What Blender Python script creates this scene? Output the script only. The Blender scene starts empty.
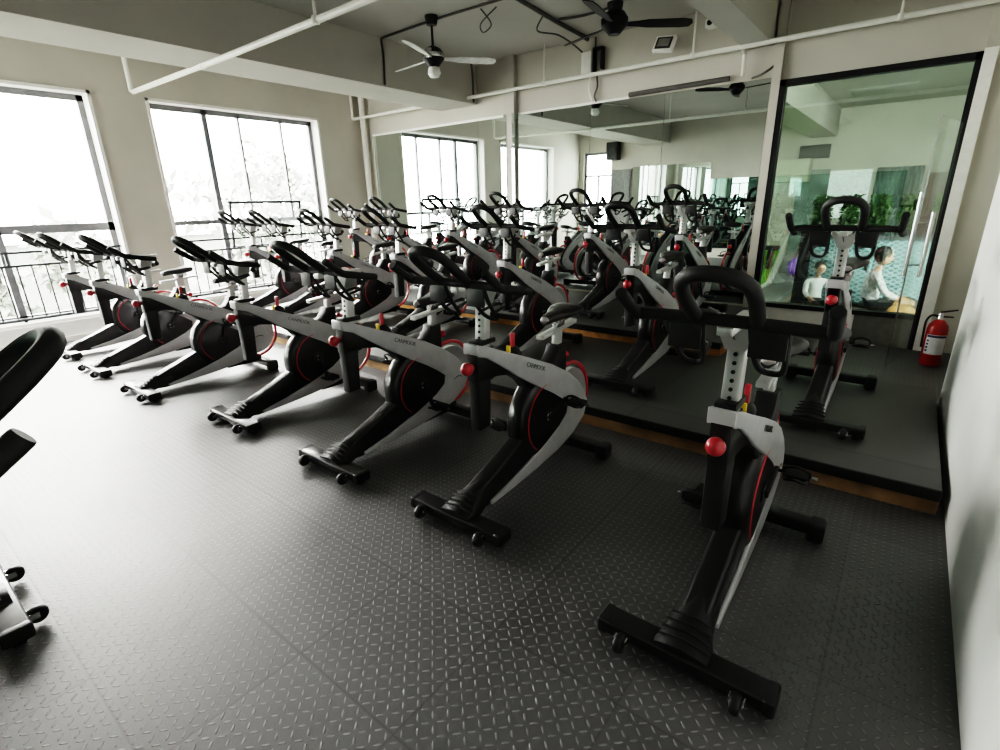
import bpy, bmesh, math, random
from mathutils import Vector, Matrix, Euler
random.seed(7)
PI = math.pi
COL = bpy.context.scene.collection

# ------------------------------------------------------------------ materials
def new_mat(name):
    m = bpy.data.materials.new(name); m.use_nodes = True
    nt = m.node_tree
    return m, nt, nt.nodes['Principled BSDF']

def mat(name, col, rough=0.5, metal=0.0, noise=0.06, scale=14.0, bump=0.0, spec=0.5, emit=None, coat=0.0):
    """plain surface with a little procedural variation of tone and gloss"""
    m, nt, b = new_mat(name)
    N, L = nt.nodes, nt.links
    tc = N.new('ShaderNodeTexCoord')
    nz = N.new('ShaderNodeTexNoise'); nz.inputs['Scale'].default_value = scale; nz.inputs['Detail'].default_value = 4
    L.new(tc.outputs['Object'], nz.inputs['Vector'])
    rp = N.new('ShaderNodeValToRGB')
    c0 = [max(0, c * (1 - noise * 2)) for c in col]; c1 = [min(1, c * (1 + noise * 2)) for c in col]
    rp.color_ramp.elements[0].position = .3; rp.color_ramp.elements[1].position = .7
    rp.color_ramp.elements[0].color = (*c0, 1); rp.color_ramp.elements[1].color = (*c1, 1)
    L.new(nz.outputs['Fac'], rp.inputs['Fac']); L.new(rp.outputs['Color'], b.inputs['Base Color'])
    b.inputs['Roughness'].default_value = rough; b.inputs['Metallic'].default_value = metal
    b.inputs['Specular IOR Level'].default_value = spec
    b.inputs['Coat Weight'].default_value = coat
    if bump:
        bp = N.new('ShaderNodeBump'); bp.inputs['Strength'].default_value = bump; bp.inputs['Distance'].default_value = .01
        n2 = N.new('ShaderNodeTexNoise'); n2.inputs['Scale'].default_value = scale * 6; n2.inputs['Detail'].default_value = 6
        L.new(tc.outputs['Object'], n2.inputs['Vector'])
        L.new(n2.outputs['Fac'], bp.inputs['Height']); L.new(bp.outputs['Normal'], b.inputs['Normal'])
    if emit:
        b.inputs['Emission Color'].default_value = (*emit[:3], 1); b.inputs['Emission Strength'].default_value = emit[3]
    return m

def glass_mat(name, tint, refl=0.1, rough=0.0, refl_col=(1, 1, 1), top=.6):
    m = bpy.data.materials.new(name); m.use_nodes = True
    nt = m.node_tree; N, L = nt.nodes, nt.links; N.clear()
    out = N.new('ShaderNodeOutputMaterial')
    tr = N.new('ShaderNodeBsdfTransparent'); tr.inputs['Color'].default_value = (*tint, 1)
    gl = N.new('ShaderNodeBsdfGlossy'); gl.inputs['Roughness'].default_value = rough; gl.inputs['Color'].default_value = (*refl_col, 1)
    lw = N.new('ShaderNodeLayerWeight'); lw.inputs['Blend'].default_value = .25
    mp = N.new('ShaderNodeMapRange'); mp.inputs['To Min'].default_value = refl; mp.inputs['To Max'].default_value = top
    L.new(lw.outputs['Fresnel'], mp.inputs['Value'])
    mx = N.new('ShaderNodeMixShader')
    L.new(mp.outputs['Result'], mx.inputs['Fac']); L.new(tr.outputs[0], mx.inputs[1]); L.new(gl.outputs[0], mx.inputs[2])
    L.new(mx.outputs[0], out.inputs['Surface'])
    return m

def mirror_mat(name, tint):
    m, nt, b = new_mat(name)
    N, L = nt.nodes, nt.links
    tc = N.new('ShaderNodeTexCoord'); nz = N.new('ShaderNodeTexNoise'); nz.inputs['Scale'].default_value = 1.3
    L.new(tc.outputs['Object'], nz.inputs['Vector'])
    mp = N.new('ShaderNodeMapRange'); mp.inputs['To Min'].default_value = 0.0; mp.inputs['To Max'].default_value = 0.015
    L.new(nz.outputs['Fac'], mp.inputs['Value']); L.new(mp.outputs['Result'], b.inputs['Roughness'])
    b.inputs['Base Color'].default_value = (*tint, 1); b.inputs['Metallic'].default_value = 1
    return m

def floor_mat(name, base, lugs=True, tile=.49, ox=0, oy=0):
    """black rubber tile; lugs = raised diamond tread in alternating directions, tile = joint spacing"""
    m, nt, b = new_mat(name)
    N, L = nt.nodes, nt.links
    def math_(op, a, c=None, d=None):
        n = N.new('ShaderNodeMath'); n.operation = op
        for i, v in enumerate((a, c, d)):
            if v is None: continue
            if isinstance(v, (int, float)): n.inputs[i].default_value = v
            else: L.new(v, n.inputs[i])
        return n.outputs[0]
    tc = N.new('ShaderNodeTexCoord'); sx = N.new('ShaderNodeSeparateXYZ'); L.new(tc.outputs['Object'], sx.inputs[0])
    X, Y = sx.outputs[0], sx.outputs[1]
    # tone: broad patches and a little per-tile change
    nz = N.new('ShaderNodeTexNoise'); nz.inputs['Scale'].default_value = 1.1; nz.inputs['Detail'].default_value = 5
    L.new(tc.outputs['Object'], nz.inputs['Vector'])
    tx = math_('DIVIDE', math_('SUBTRACT', X, ox), tile); ty = math_('DIVIDE', math_('SUBTRACT', Y, oy), tile)
    cid = N.new('ShaderNodeCombineXYZ'); L.new(math_('FLOOR', tx), cid.inputs[0]); L.new(math_('FLOOR', ty), cid.inputs[1])
    wn = N.new('ShaderNodeTexWhiteNoise'); wn.noise_dimensions = '2D'; L.new(cid.outputs[0], wn.inputs['Vector'])
    fine = N.new('ShaderNodeTexNoise'); fine.inputs['Scale'].default_value = 160; L.new(tc.outputs['Object'], fine.inputs['Vector'])
    tone = math_('ADD', math_('MULTIPLY', nz.outputs['Fac'], .55), math_('MULTIPLY', wn.outputs['Value'], .18))
    tone = math_('ADD', tone, math_('MULTIPLY', fine.outputs['Fac'], .35))
    # joints
    def joint(t):
        f = math_('FRACT', t); d = math_('MINIMUM', f, math_('SUBTRACT', 1, f))
        n = N.new('ShaderNodeMapRange'); n.inputs['From Min'].default_value = .002; n.inputs['From Max'].default_value = .012
        L.new(d, n.inputs['Value']); return n.outputs[0]
    jt = math_('MULTIPLY', joint(tx), joint(ty))
    rp = N.new('ShaderNodeMapRange'); rp.inputs['From Min'].default_value = .2; rp.inputs['From Max'].default_value = .85
    rp.inputs['To Min'].default_value = .62; rp.inputs['To Max'].default_value = 1.4
    L.new(tone, rp.inputs['Value'])
    val = math_('MULTIPLY', rp.outputs[0], math_('ADD', .68, math_('MULTIPLY', jt, .32)))
    height = math_('MULTIPLY', jt, .05)
    if lugs:
        c = .033
        u, v = math_('DIVIDE', X, c), math_('DIVIDE', Y, c)
        par = math_('MODULO', math_('ABSOLUTE', math_('ADD', math_('FLOOR', u), math_('FLOOR', v))), 2)
        a, d = math_('SUBTRACT', math_('FRACT', u), .5), math_('SUBTRACT', math_('FRACT', v), .5)
        p, q = math_('MULTIPLY', math_('ADD', a, d), .7071), math_('MULTIPLY', math_('SUBTRACT', a, d), .7071)
        def mixv(s, t): return math_('ADD', s, math_('MULTIPLY', par, math_('SUBTRACT', t, s)))
        lo, sh = mixv(p, q), mixv(q, p)
        e = math_('ADD', math_('POWER', math_('ABSOLUTE', math_('DIVIDE', lo, .36)), 2), math_('POWER', math_('ABSOLUTE', math_('DIVIDE', sh, .105)), 2))
        n = N.new('ShaderNodeMapRange'); n.interpolation_type = 'SMOOTHSTEP'
        n.inputs['From Min'].default_value = 1.25; n.inputs['From Max'].default_value = .45
        L.new(e, n.inputs['Value'])
        height = math_('ADD', height, n.outputs[0])
        val = math_('MULTIPLY', val, math_('ADD', 1, math_('MULTIPLY', n.outputs[0], .95)))  # lugs lightened in the base colour too, a painted highlight on the tread
    hh = math_('ADD', height, math_('MULTIPLY', fine.outputs['Fac'], .12))
    vm = N.new('ShaderNodeVectorMath'); vm.operation = 'SCALE'; vm.inputs[0].default_value = base; L.new(val, vm.inputs['Scale'])
    L.new(vm.outputs[0], b.inputs['Base Color'])
    bp = N.new('ShaderNodeBump'); bp.inputs['Strength'].default_value = 1.0; bp.inputs['Distance'].default_value = .0045
    L.new(hh, bp.inputs['Height']); L.new(bp.outputs['Normal'], b.inputs['Normal'])
    rr = N.new('ShaderNodeMapRange'); rr.inputs['To Min'].default_value = .40; rr.inputs['To Max'].default_value = .58
    L.new(nz.outputs['Fac'], rr.inputs['Value']); L.new(rr.outputs[0], b.inputs['Roughness'])
    b.inputs['Specular IOR Level'].default_value = 1.0
    return m

def lattice_mat(name):
    """pale diamond lattice over teal board"""
    m, nt, b = new_mat(name)
    N, L = nt.nodes, nt.links
    def math_(op, a, c=None):
        n = N.new('ShaderNodeMath'); n.operation = op
        for i, v in enumerate((a, c)):
            if v is None: continue
            if isinstance(v, (int, float)): n.inputs[i].default_value = v
            else: L.new(v, n.inputs[i])
        return n.outputs[0]
    tc = N.new('ShaderNodeTexCoord'); s = N.new('ShaderNodeSeparateXYZ'); L.new(tc.outputs['Object'], s.inputs[0])
    p = math_('DIVIDE', math_('ADD', s.outputs[0], math_('MULTIPLY', s.outputs[2], 1.7)), .1)
    q = math_('DIVIDE', math_('SUBTRACT', s.outputs[0], math_('MULTIPLY', s.outputs[2], 1.7)), .1)
    f = math_('MAXIMUM', math_('LESS_THAN', math_('FRACT', p), .3), math_('LESS_THAN', math_('FRACT', q), .3))
    mx = N.new('ShaderNodeMix'); mx.data_type = 'RGBA'
    mx.inputs[6].default_value = (.06, .12, .13, 1); mx.inputs[7].default_value = (.26, .34, .35, 1)
    L.new(f, mx.inputs[0]); L.new(mx.outputs[2], b.inputs['Base Color']); b.inputs['Roughness'].default_value = .6
    return m

def check_mat(name):
    m, nt, b = new_mat(name)
    N, L = nt.nodes, nt.links
    tc = N.new('ShaderNodeTexCoord'); ck = N.new('ShaderNodeTexChecker'); ck.inputs['Scale'].default_value = 24
    ck.inputs['Color1'].default_value = (.62, .61, .63, 1); ck.inputs['Color2'].default_value = (.45, .41, .45, 1)
    L.new(tc.outputs['Object'], ck.inputs['Vector']); L.new(ck.outputs['Color'], b.inputs['Base Color']); b.inputs['Roughness'].default_value = .8
    return m

M = {}
M['wall'] = mat('wall_plaster', (.52, .50, .45), .85, noise=.03, scale=1.4, bump=.05)
M['wall_white'] = mat('white_plaster', (.80, .81, .79), .8, noise=.035, scale=1.1, bump=.08)
M['ceiling'] = mat('ceiling_paint', (.50, .485, .45), .9, noise=.03, scale=.9)
M['beam'] = mat('beam_paint', (.50, .485, .445), .88, noise=.025, scale=1.2)
M['floor'] = floor_mat('rubber_tread_tile', (.085, .084, .086), True, .49, .02, .17)
M['floor2'] = floor_mat('rubber_sheet', (.05, .05, .047), False, 1.6, .33, .0)
M['rubber_edge'] = mat('rubber_edge', (.018, .018, .018), .55, noise=.1)
M['wood'] = mat('plywood_edge', (.50, .27, .09), .6, noise=.16, scale=9)
M['frame_grey'] = mat('window_alloy', (.20, .20, .21), .45, .0)
M['white_trim'] = mat('white_trim', (.82, .81, .78), .6, noise=.02)
M['pipe'] = mat('white_pipe', (.78, .77, .72), .5, noise=.02)
M['black_metal'] = mat('black_metal', (.022, .022, .024), .42, .3)
M['rail'] = mat('rail_paint', (.05, .055, .06), .5, .2)
M['dark_cable'] = mat('dark_cable', (.11, .105, .10), .6)
M['mirror'] = mirror_mat('mirror_silver', (.80, .87, .84))
M['teal_glass'] = mirror_mat('teal_mirror_glass', (.30, .42, .39))
M['pane'] = glass_mat('window_pane', (.97, .98, .98), .03)
M['green_glass'] = glass_mat('green_tinted_glass', (.66, .74, .70), .16)
M['door_glass'] = glass_mat('clear_door_glass', (.96, .98, .97), .02, top=.16)
M['steel'] = mat('brushed_steel', (.72, .73, .73), .25, 1.0, noise=.03)
M['low_panel'] = mat('dark_polished_panel', (.36, .36, .33), .16, .5, noise=.05)
# bike
M['bike_black'] = mat('bike_black_paint', (.013, .013, .0135), .33, 0, noise=.1, coat=.25)
M['bike_plastic'] = mat('bike_black_plastic', (.016, .016, .0165), .46, 0, noise=.1, bump=.03)
M['disc_black'] = mat('cover_black', (.013, .012, .013), .30, 0, noise=.08, coat=.3)
M['bike_silver'] = mat('bike_silver_paint', (.48, .48, .49), .36, .15, noise=.03)
M['light_alloy'] = mat('light_alloy', (.56, .56, .55), .34, .6, noise=.03)
M['fly_silver'] = mat('flywheel_silver', (.52, .52, .52), .3, .6, noise=.03)
M['chrome'] = mat('chrome', (.75, .75, .76), .15, 1.0, noise=.02)
M['grip'] = mat('grip_foam', (.017, .017, .0175), .62, noise=.1, bump=.1, scale=40)
M['saddle'] = mat('saddle_vinyl', (.034, .032, .033), .42, noise=.1, bump=.04)
M['saddle_grey'] = mat('saddle_grey_panel', (.34, .31, .31), .5)
M['red'] = mat('red_plastic', (.42, .035, .05), .32, noise=.04, coat=.3)
M['red_paint'] = mat('red_stripe', (.50, .03, .05), .4)
M['yellow'] = mat('yellow_tag', (.85, .62, .06), .5)
M['emblem'] = mat('pale_emblem', (.62, .62, .60), .5)
M['emblem_dark'] = mat('dark_emblem', (.13, .13, .13), .5)
M['ext_red'] = mat('extinguisher_red', (.34, .018, .018), .3, noise=.04, coat=.3)
M['label_white'] = mat('paper_label', (.66, .66, .68), .6)
M['label_navy'] = mat('navy_print', (.045, .045, .10), .6)
M['lamp_white'] = mat('opal_shade', (.85, .85, .82), .4)
M['turf'] = mat('green_turf', (.20, .42, .05), .9, noise=.12, scale=30, bump=.3)
M['gym_floor'] = mat('grey_gym_floor', (.26, .27, .27), .5, noise=.06)
M['lattice'] = lattice_mat('diamond_lattice')
M['leaf'] = mat('plant_leaf', (.05, .095, .03), .5, noise=.25, scale=6)
M['tree_leaf'] = mat('tree_leaf', (.13, .14, .12), .9, noise=.12, scale=1.5)
M['trunk'] = mat('bark', (.30, .27, .23), .9, noise=.1)
M['ground'] = mat('hazy_ground', (.10, .105, .095), .95, noise=.08, scale=.3)
M['skin'] = mat('skin', (.42, .27, .20), .55, noise=.03)
M['hair'] = mat('dark_hair', (.02, .016, .015), .5)
M['shirt'] = check_mat('checked_shirt')
M['white_cloth'] = mat('white_cloth', (.5, .5, .5), .85)
M['dark_cloth'] = mat('dark_cloth', (.015, .015, .018), .85)
M['tan'] = mat('tan_leather', (.34, .18, .08), .6, noise=.1)
M['purple'] = mat('purple_vinyl', (.30, .18, .62), .5)
M['green_mat'] = mat('green_mat', (.02, .20, .10), .7)
M['screen'] = mat('dark_screen', (.05, .06, .06), .3)
M['cream'] = mat('cream_board', (.55, .57, .47), .7, noise=.03)
M['curtain'] = mat('grey_green_curtain', (.20, .25, .23), .8, noise=.15, scale=3)
M['bright'] = mat('glowing_white_board', (.82, .85, .84), .5, emit=(.85, .95, .95, .35))  # emission gives the board a glow of its own, though no lamp
M['maroon'] = mat('maroon_panel', (.10, .03, .035), .6)

# ------------------------------------------------------------------ mesh builder
class MB:
    def __init__(s): s.v = []; s.f = []; s.mi = []
    def add(s, vs, fs, mi=0, mx=None):
        o = len(s.v)
        s.v += [tuple(mx @ Vector(v)) if mx is not None else tuple(v) for v in vs]
        s.f += [tuple(i + o for i in f) for f in fs]; s.mi += [mi] * len(fs)
        return s
    def bm(s, bm, mi=0, mx=None):
        bm.verts.index_update()
        s.add([v.co[:] for v in bm.verts], [[v.index for v in f.verts] for f in bm.faces], mi, mx); bm.free(); return s
    def box(s, x0, x1, y0, y1, z0, z1, bev=0.0, mi=0, mx=None, seg=2):
        bm = bmesh.new()
        bmesh.ops.create_cube(bm, size=1)
        for v in bm.verts:
            v.co = Vector(((x0 + x1) / 2 + v.co.x * (x1 - x0), (y0 + y1) / 2 + v.co.y * (y1 - y0), (z0 + z1) / 2 + v.co.z * (z1 - z0)))
        if bev: bmesh.ops.bevel(bm, geom=list(bm.edges), offset=bev, segments=seg, profile=.6, affect='EDGES')
        return s.bm(bm, mi, mx)
    def prism(s, pts, x0, x1, bev=0.0, mi=0, mx=None, seg=2, axis='x'):
        """polygon of (a, b) pairs extruded along an axis from x0 to x1"""
        def P(t, a, b): return (t, a, b) if axis == 'x' else ((a, t, b) if axis == 'y' else (a, b, t))
        bm = bmesh.new()
        A = [bm.verts.new(P(x0, *p)) for p in pts]; B = [bm.verts.new(P(x1, *p)) for p in pts]
        n = len(pts)
        bm.faces.new(A); bm.faces.new(B[::-1])
        for i in range(n): bm.faces.new((A[i], B[i], B[(i + 1) % n], A[(i + 1) % n]))
        bmesh.ops.recalc_face_normals(bm, faces=list(bm.faces))
        if bev:
            es = [e for e in bm.edges if abs((e.verts[0].co - e.verts[1].co)[{'x': 0, 'y': 1, 'z': 2}[axis]]) < 1e-6]
            bmesh.ops.bevel(bm, geom=es, offset=bev, segments=seg, profile=.5, affect='EDGES', clamp_overlap=True)
        big = [f for f in bm.faces if len(f.verts) > 4]
        if big: bmesh.ops.triangulate(bm, faces=big)
        return s.bm(bm, mi, mx)
    def tube(s, pts, r, seg=10, mi=0, mx=None, cap=True, closed=False):
        pts = [Vector(p) for p in pts]; n = len(pts)
        rs = r if isinstance(r, (list, tuple)) else [r] * n
        vs, fs = [], []; nrm = None
        for i, p in enumerate(pts):
            a = pts[i - 1] if (i or closed) else p; b = pts[(i + 1) % n] if (i < n - 1 or closed) else p
            t = (b - a).normalized()
            if nrm is None: nrm = t.orthogonal().normalized()
            nrm = (nrm - t * nrm.dot(t)).normalized(); bn = t.cross(nrm)
            for k in range(seg):
                an = 2 * PI * k / seg
                vs.append(p + (nrm * math.cos(an) + bn * math.sin(an)) * rs[i])
        for i in range(n if closed else n - 1):
            j = (i + 1) % n
            for k in range(seg):
                k2 = (k + 1) % seg
                fs.append((i * seg + k, i * seg + k2, j * seg + k2, j * seg + k))
        if cap and not closed:
            fs.append(tuple(range(seg))[::-1]); fs.append(tuple((n - 1) * seg + k for k in range(seg)))
        return s.add(vs, fs, mi, mx)
    def lathe(s, prof, seg=24, mi=0, mx=None):
        """profile of (radius, height) pairs turned about z"""
        vs, fs = [], []; n = len(prof)
        for r, h in prof:
            for k in range(seg): vs.append((max(r, 1e-4) * math.cos(2 * PI * k / seg), max(r, 1e-4) * math.sin(2 * PI * k / seg), h))
        for i in range(n - 1):
            for k in range(seg):
                k2 = (k + 1) % seg; fs.append((i * seg + k, i * seg + k2, (i + 1) * seg + k2, (i + 1) * seg + k))
        fs.append(tuple(range(seg))[::-1]); fs.append(tuple((n - 1) * seg + k for k in range(seg)))
        return s.add(vs, fs, mi, mx)
    def sphere(s, c, r, mi=0, u=14, v=9, sc=(1, 1, 1)):
        bm = bmesh.new(); bmesh.ops.create_uvsphere(bm, u_segments=u, v_segments=v, radius=r)
        for q in bm.verts: q.co = Vector((q.co.x * sc[0], q.co.y * sc[1], q.co.z * sc[2])) + Vector(c)
        return s.bm(bm, mi)
    def mesh(s, name, mats, ang=35):
        me = bpy.data.meshes.new(name); me.from_pydata(s.v, [], s.f); me.update()
        for m in (mats if isinstance(mats, (list, tuple)) else [mats]): me.materials.append(m)
        me.polygons.foreach_set('material_index', s.mi); me.polygons.foreach_set('use_smooth', [True] * len(s.f))
        me.set_sharp_from_angle(angle=math.radians(ang)); me.update()
        return me
    def obj(s, name, mats, parent=None, loc=None, ang=35, origin=None):
        """link as one object; origin = point of the mesh that becomes the object's own origin"""
        if origin is not None:
            o_ = Vector(origin); s.v = [tuple(Vector(v) - o_) for v in s.v]
        o = bpy.data.objects.new(name, s.mesh(name, mats, ang)); COL.objects.link(o)
        if origin is not None: o.location = origin
        if loc is not None: o.location = loc
        if parent is not None: o.parent = parent
        return o

def RX(a): return Matrix.Rotation(a, 4, 'X')
def RY(a): return Matrix.Rotation(a, 4, 'Y')
def RZ(a): return Matrix.Rotation(a, 4, 'Z')
def T(*p): return Matrix.Translation(p)
AX = RY(PI / 2)      # turns a lathe's axis onto x

def tag(o, label=None, cat=None, group=None, kind=None):
    if label: o['label'] = label
    if cat: o['category'] = cat
    if group: o['group'] = group
    if kind: o['kind'] = kind
    return o
def thing(name, label, cat, loc=(0, 0, 0), rz=0, group=None):
    o = bpy.data.objects.new(name, None); COL.objects.link(o)
    o.location = loc; o.rotation_euler = (0, 0, rz); o.empty_display_size = .1
    return tag(o, label, cat, group)
def struct(mb, name, mats, parent=None, label=None):
    o = mb.obj(name, mats, parent)
    if parent is None: o['kind'] = 'structure'
    if label: o['label'] = label
    return o
def copy_tree(o, parent=None):
    c = o.copy(); COL.objects.link(c); c.parent = parent
    for ch in list(o.children): copy_tree(ch, c)
    return c
def arc(c, r, a0, a1, n, x=0.0):
    """points on a circle in the y-z plane"""
    return [(x, c[0] + r * math.cos(math.radians(a0 + (a1 - a0) * i / n)), c[1] + r * math.sin(math.radians(a0 + (a1 - a0) * i / n))) for i in range(n + 1)]
def smooth(pts, n=6):
    """Catmull-Rom through the points"""
    P = [Vector(p) for p in pts]; out = []
    for i in range(len(P) - 1):
        p0, p1, p2, p3 = P[max(i - 1, 0)], P[i], P[i + 1], P[min(i + 2, len(P) - 1)]
        for k in range(n):
            t = k / n
            out.append(.5 * ((2 * p1) + (p2 - p0) * t + (2 * p0 - 5 * p1 + 4 * p2 - p3) * t * t + (3 * p1 - p0 - 3 * p2 + p3) * t ** 3))
    out.append(P[-1]); return out

# ------------------------------------------------------------------ room shell
XL, XR, XR2, YB, YF, ZC = -8.1, .37, .55, 6.5, -1.35, 3.4
# floor
struct(MB().box(XL - .3, 1.2, YF - .3, YB, -.12, 0), 'floor', M['floor'])
struct(MB().box(XL - .3, 1.2, YF - .3, YB + .1, ZC, ZC + .15), 'ceiling', M['ceiling'])
# left wall with two window openings (y ranges) above a low sill
W1, W2, WT, WS = (.10, 2.43), (3.08, 5.56), 2.86, .27
mb = MB()
for a, b in ((YF - .3, W1[0]), (W1[1], W2[0]), (W2[1], YB + .1)): mb.box(XL - .32, XL, a, b, 0, ZC)
for a, b in (W1, W2):
    mb.box(XL - .32, XL, a, b, WT, ZC); mb.box(XL - .32, XL, a, b, 0, WS)
struct(mb, 'wall_left', M['wall'])
# right wall: near white pier, then set back
struct(MB().box(XR, 1.2, YF - .3, 4.69, 0, ZC), 'wall_right', M['wall_white'])
struct(MB().box(XR2, 1.2, 4.69, YB, 0, ZC), 'wall_right_recess', M['wall'])
# back wall: solid behind the mirrors, lintel above the glass front
mb = MB()
mb.box(XL - .3, -1.42, YB, YB + .2, 0, ZC)
mb.box(-1.42, -1.34, YB - .06, YB + .2, 0, ZC)
mb.box(-1.34, .21, YB, YB + .2, 2.62, ZC)
mb.box(.21, 1.2, YB - .02, YB + .2, 0, ZC)
struct(mb, 'wall_back', M['wall'])
# front wall behind the camera, with a window opening at its left end
F3 = (-7.95, -7.05)
mb = MB()
mb.box(XL, F3[0], YF - .2, YF, 0, ZC); mb.box(F3[1], 1.2, YF - .2, YF, 0, ZC)
mb.box(F3[0], F3[1], YF - .2, YF, 2.8, ZC); mb.box(F3[0], F3[1], YF - .2, YF, 0, .5)
struct(mb, 'wall_front', M['wall'])
# beams and the pillar in the mirror wall
struct(MB().box(-6.15, -5.42, YF, YB, 2.88, ZC), 'trim_1', M['beam'], label='deep ceiling beam near the windows')
struct(MB().box(-1.72, -1.45, YF, YB, 2.96, ZC), 'trim_2', M['beam'], label='ceiling beam near the glass front')
struct(MB().box(-4.88, -4.70, YB - .07, YB, 0, ZC), 'trim_3', M['beam'], label='square pillar between the mirrors')
struct(MB().box(XL, XL + .10, YF, YB, 0, .06).box(XL, XL + .06, W1[0] - .2, W2[1] + .2, .06, WS - .03), 'baseboard_left', M['white_trim'])

# windows ------------------------------------------------------------
def bar_y(mb, y0, y1, z, w=.05, x=XL - .2): mb.box(x - .03, x + .03, y0, y1, z - w / 2, z + w / 2)
def bar_z(mb, y, z0, z1, w=.05, x=XL - .2): mb.box(x - .03, x + .03, y - w / 2, y + w / 2, z0, z1)
def window(n, w, fixed_bars):
    y0, y1 = w
    fr = MB()
    bar_y(fr, y0, y1, WT - .035, .07); bar_y(fr, y0, y1, WS + .035, .07); bar_z(fr, y0 + .03, WS, WT, .06); bar_z(fr, y1 - .035, WS, WT, .07)
    fixed_bars(fr)
    o = struct(fr, 'window_%d' % n, M['frame_grey'])
    MB().box(XL - .204, XL - .198, y0, y1, WS, WT).obj('window_pane', M['pane'], o)
    tr = MB()
    tr.box(XL - .168, XL + .012, y0 - .03, y0 + .006, WS - .02, WT + .03).box(XL - .168, XL + .012, y1 - .006, y1 + .03, WS - .02, WT + .03)
    tr.box(XL - .168, XL + .012, y0 - .03, y1 + .03, WT - .006, WT + .03).box(XL - .168, XL + .03, y0 - .03, y1 + .03, WS - .04, WS + .006)
    tr.obj('window_casing', M['white_trim'], o)
    return o
def bars1(fr):
    bar_y(fr, W1[0], W1[1], 1.33, .10); bar_z(fr, 1.27, WS, 1.33, .07)
window(1, W1, bars1)
def bars2(fr):
    bar_z(fr, 3.83, WS, WT, .075); bar_y(fr, W2[0], W2[1], 1.33, .06)
    bar_z(fr, 4.32, 1.33, WT, .035); bar_z(fr, 5.0, 1.33, WT, .035); bar_z(fr, 4.75, WS, 1.33, .03)
w2 = window(2, W2, bars2)
# the sash of window 2 that is tilted open into the room
sash = MB(); mxs = T(XL - .16, 0, .93) @ RY(math.radians(10))
for a, b, c, d in ((3.9, 5.08, 0, .035), (3.9, 5.08, .66, .70), (3.9, 3.93, 0, .70), (5.05, 5.08, 0, .70)): sash.box(-.015, .015, a, b, c, d, mx=mxs)
so = sash.obj('tilted_sash', M['rail'], w2)
MB().box(-.003, .003, 3.92, 5.06, .02, .68, mx=mxs).obj('sash_pane', M['pane'], so)
# window 3 in the front wall
fr = MB(); x0, x1 = F3
for a, b, c, d in ((x0, x1, .5, .57), (x0, x1, 2.73, 2.8), (x0, x1, 2.15, 2.2), (x0, x0 + .06, .5, 2.8), (x1 - .06, x1, .5, 2.8), (-7.53, -7.48, .5, 2.2)):
    fr.box(a, b, YF - .15, YF - .08, c, d)
w3 = struct(fr, 'window_3', M['frame_grey'])
MB().box(x0, x1, YF - .118, YF - .112, .5, 2.8).obj('window_pane', M['pane'], w3)

# guard rails in the window openings
def guard(w, label):
    t = thing('guard_rail', label, 'railing', (XL - .08, (w[0] + w[1]) / 2, WS), 0, 'guard rails across the windows')
    y0, y1 = w[0] + .02 - t.location.y, w[1] - .02 - t.location.y
    for z, nm in ((1.08, 'top_rail'), (.93, 'middle_rail'), (.31, 'bottom_rail')):
        MB().box(-.016, .016, y0, y1, z - .014 - WS, z + .014 - WS).obj(nm, M['rail'], t)
    n = 17
    for i in range(n + 1):
        y = y0 + .02 + (y1 - y0 - .04) * i / n
        MB().box(-.008, .008, y - .008, y + .008, .31 - WS, .93 - WS).obj('baluster', M['rail'], t)
    for y in (y0 + .1, (y0 + y1) / 2, y1 - .1): MB().box(-.012, .012, y - .012, y + .012, .93 - WS, 1.08 - WS).obj('post', M['rail'], t)
    for y in (y0 + .1, (y0 + y1) / 2, y1 - .1): MB().box(-.012, .012, y - .012, y + .012, 0.0, .31 - WS).obj('foot', M['rail'], t)
guard(W1, 'black metal guard rail across the window at the left edge')
guard(W2, 'black metal guard rail across the divided window with a tilted sash')

# ------------------------------------------------------------------ stepped platform for rows two and three
Y1, Z1, Y2, Z2 = 2.97, .145, 4.66, .275
def riser(name, x0, x1, y0, y1, z0, z1, wood, label):
    o = struct(MB().box(x0, x1, y0, y1, z1 - .06, z1, .006), name, [M['floor2']], label=label)
    MB().box(x0, x1, y0 - .004, y0 + .05, z1 - .062, z1 - .004, .004).obj('nosing', M['rubber_edge'], o)
    MB().box(x0, x1, y0 + .02, y1 - .01, z0, z1 - .062).obj('wooden_edge', wood, o)
    return o
M['wood_dull'] = mat('scuffed_plywood', (.33, .21, .11), .7, noise=.25, scale=5)
riser('platform', XL + .1, .335, Y1, 4.68, 0, Z1, M['wood_dull'], 'low rubber covered platform carrying the second row of bikes')
riser('platform_upper', XL + .1, -1.17, Y2, YB - .01, Z1, Z2, M['wood'], 'upper rubber covered step against the mirrors')

# ------------------------------------------------------------------ mirrors, glass front, door
def mirror_panel(x0, x1, label, z0=.30, z1=2.66):
    o = MB().box(x0 + .003, x1 - .003, YB - .022, YB - .004, z0, z1).obj('mirror_panel', M['mirror'])
    tag(o, label, 'mirror', 'mirror panels on the back wall')
MP = [(-7.82, -6.92, 'tall wall mirror panel next to the window corner'), (-6.92, -5.40, 'wide wall mirror panel reflecting the bright window'),
      (-5.40, -4.885, 'narrow wall mirror panel just left of the square pillar'), (-4.695, -3.52, 'wall mirror panel just right of the square pillar'),
      (-3.52, -2.55, 'wall mirror panel under the junction box and hanging cables'), (-2.55, -1.43, 'wall mirror panel nearest the black framed glass front')]
for a, b, l in MP: mirror_panel(a, b, l)
struct(MB().box(-7.82, -4.91, YB - .03, YB, 2.66, 2.69), 'trim_4', M['white_trim'], label='thin white strip along the mirror top left of the pillar')
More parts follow.
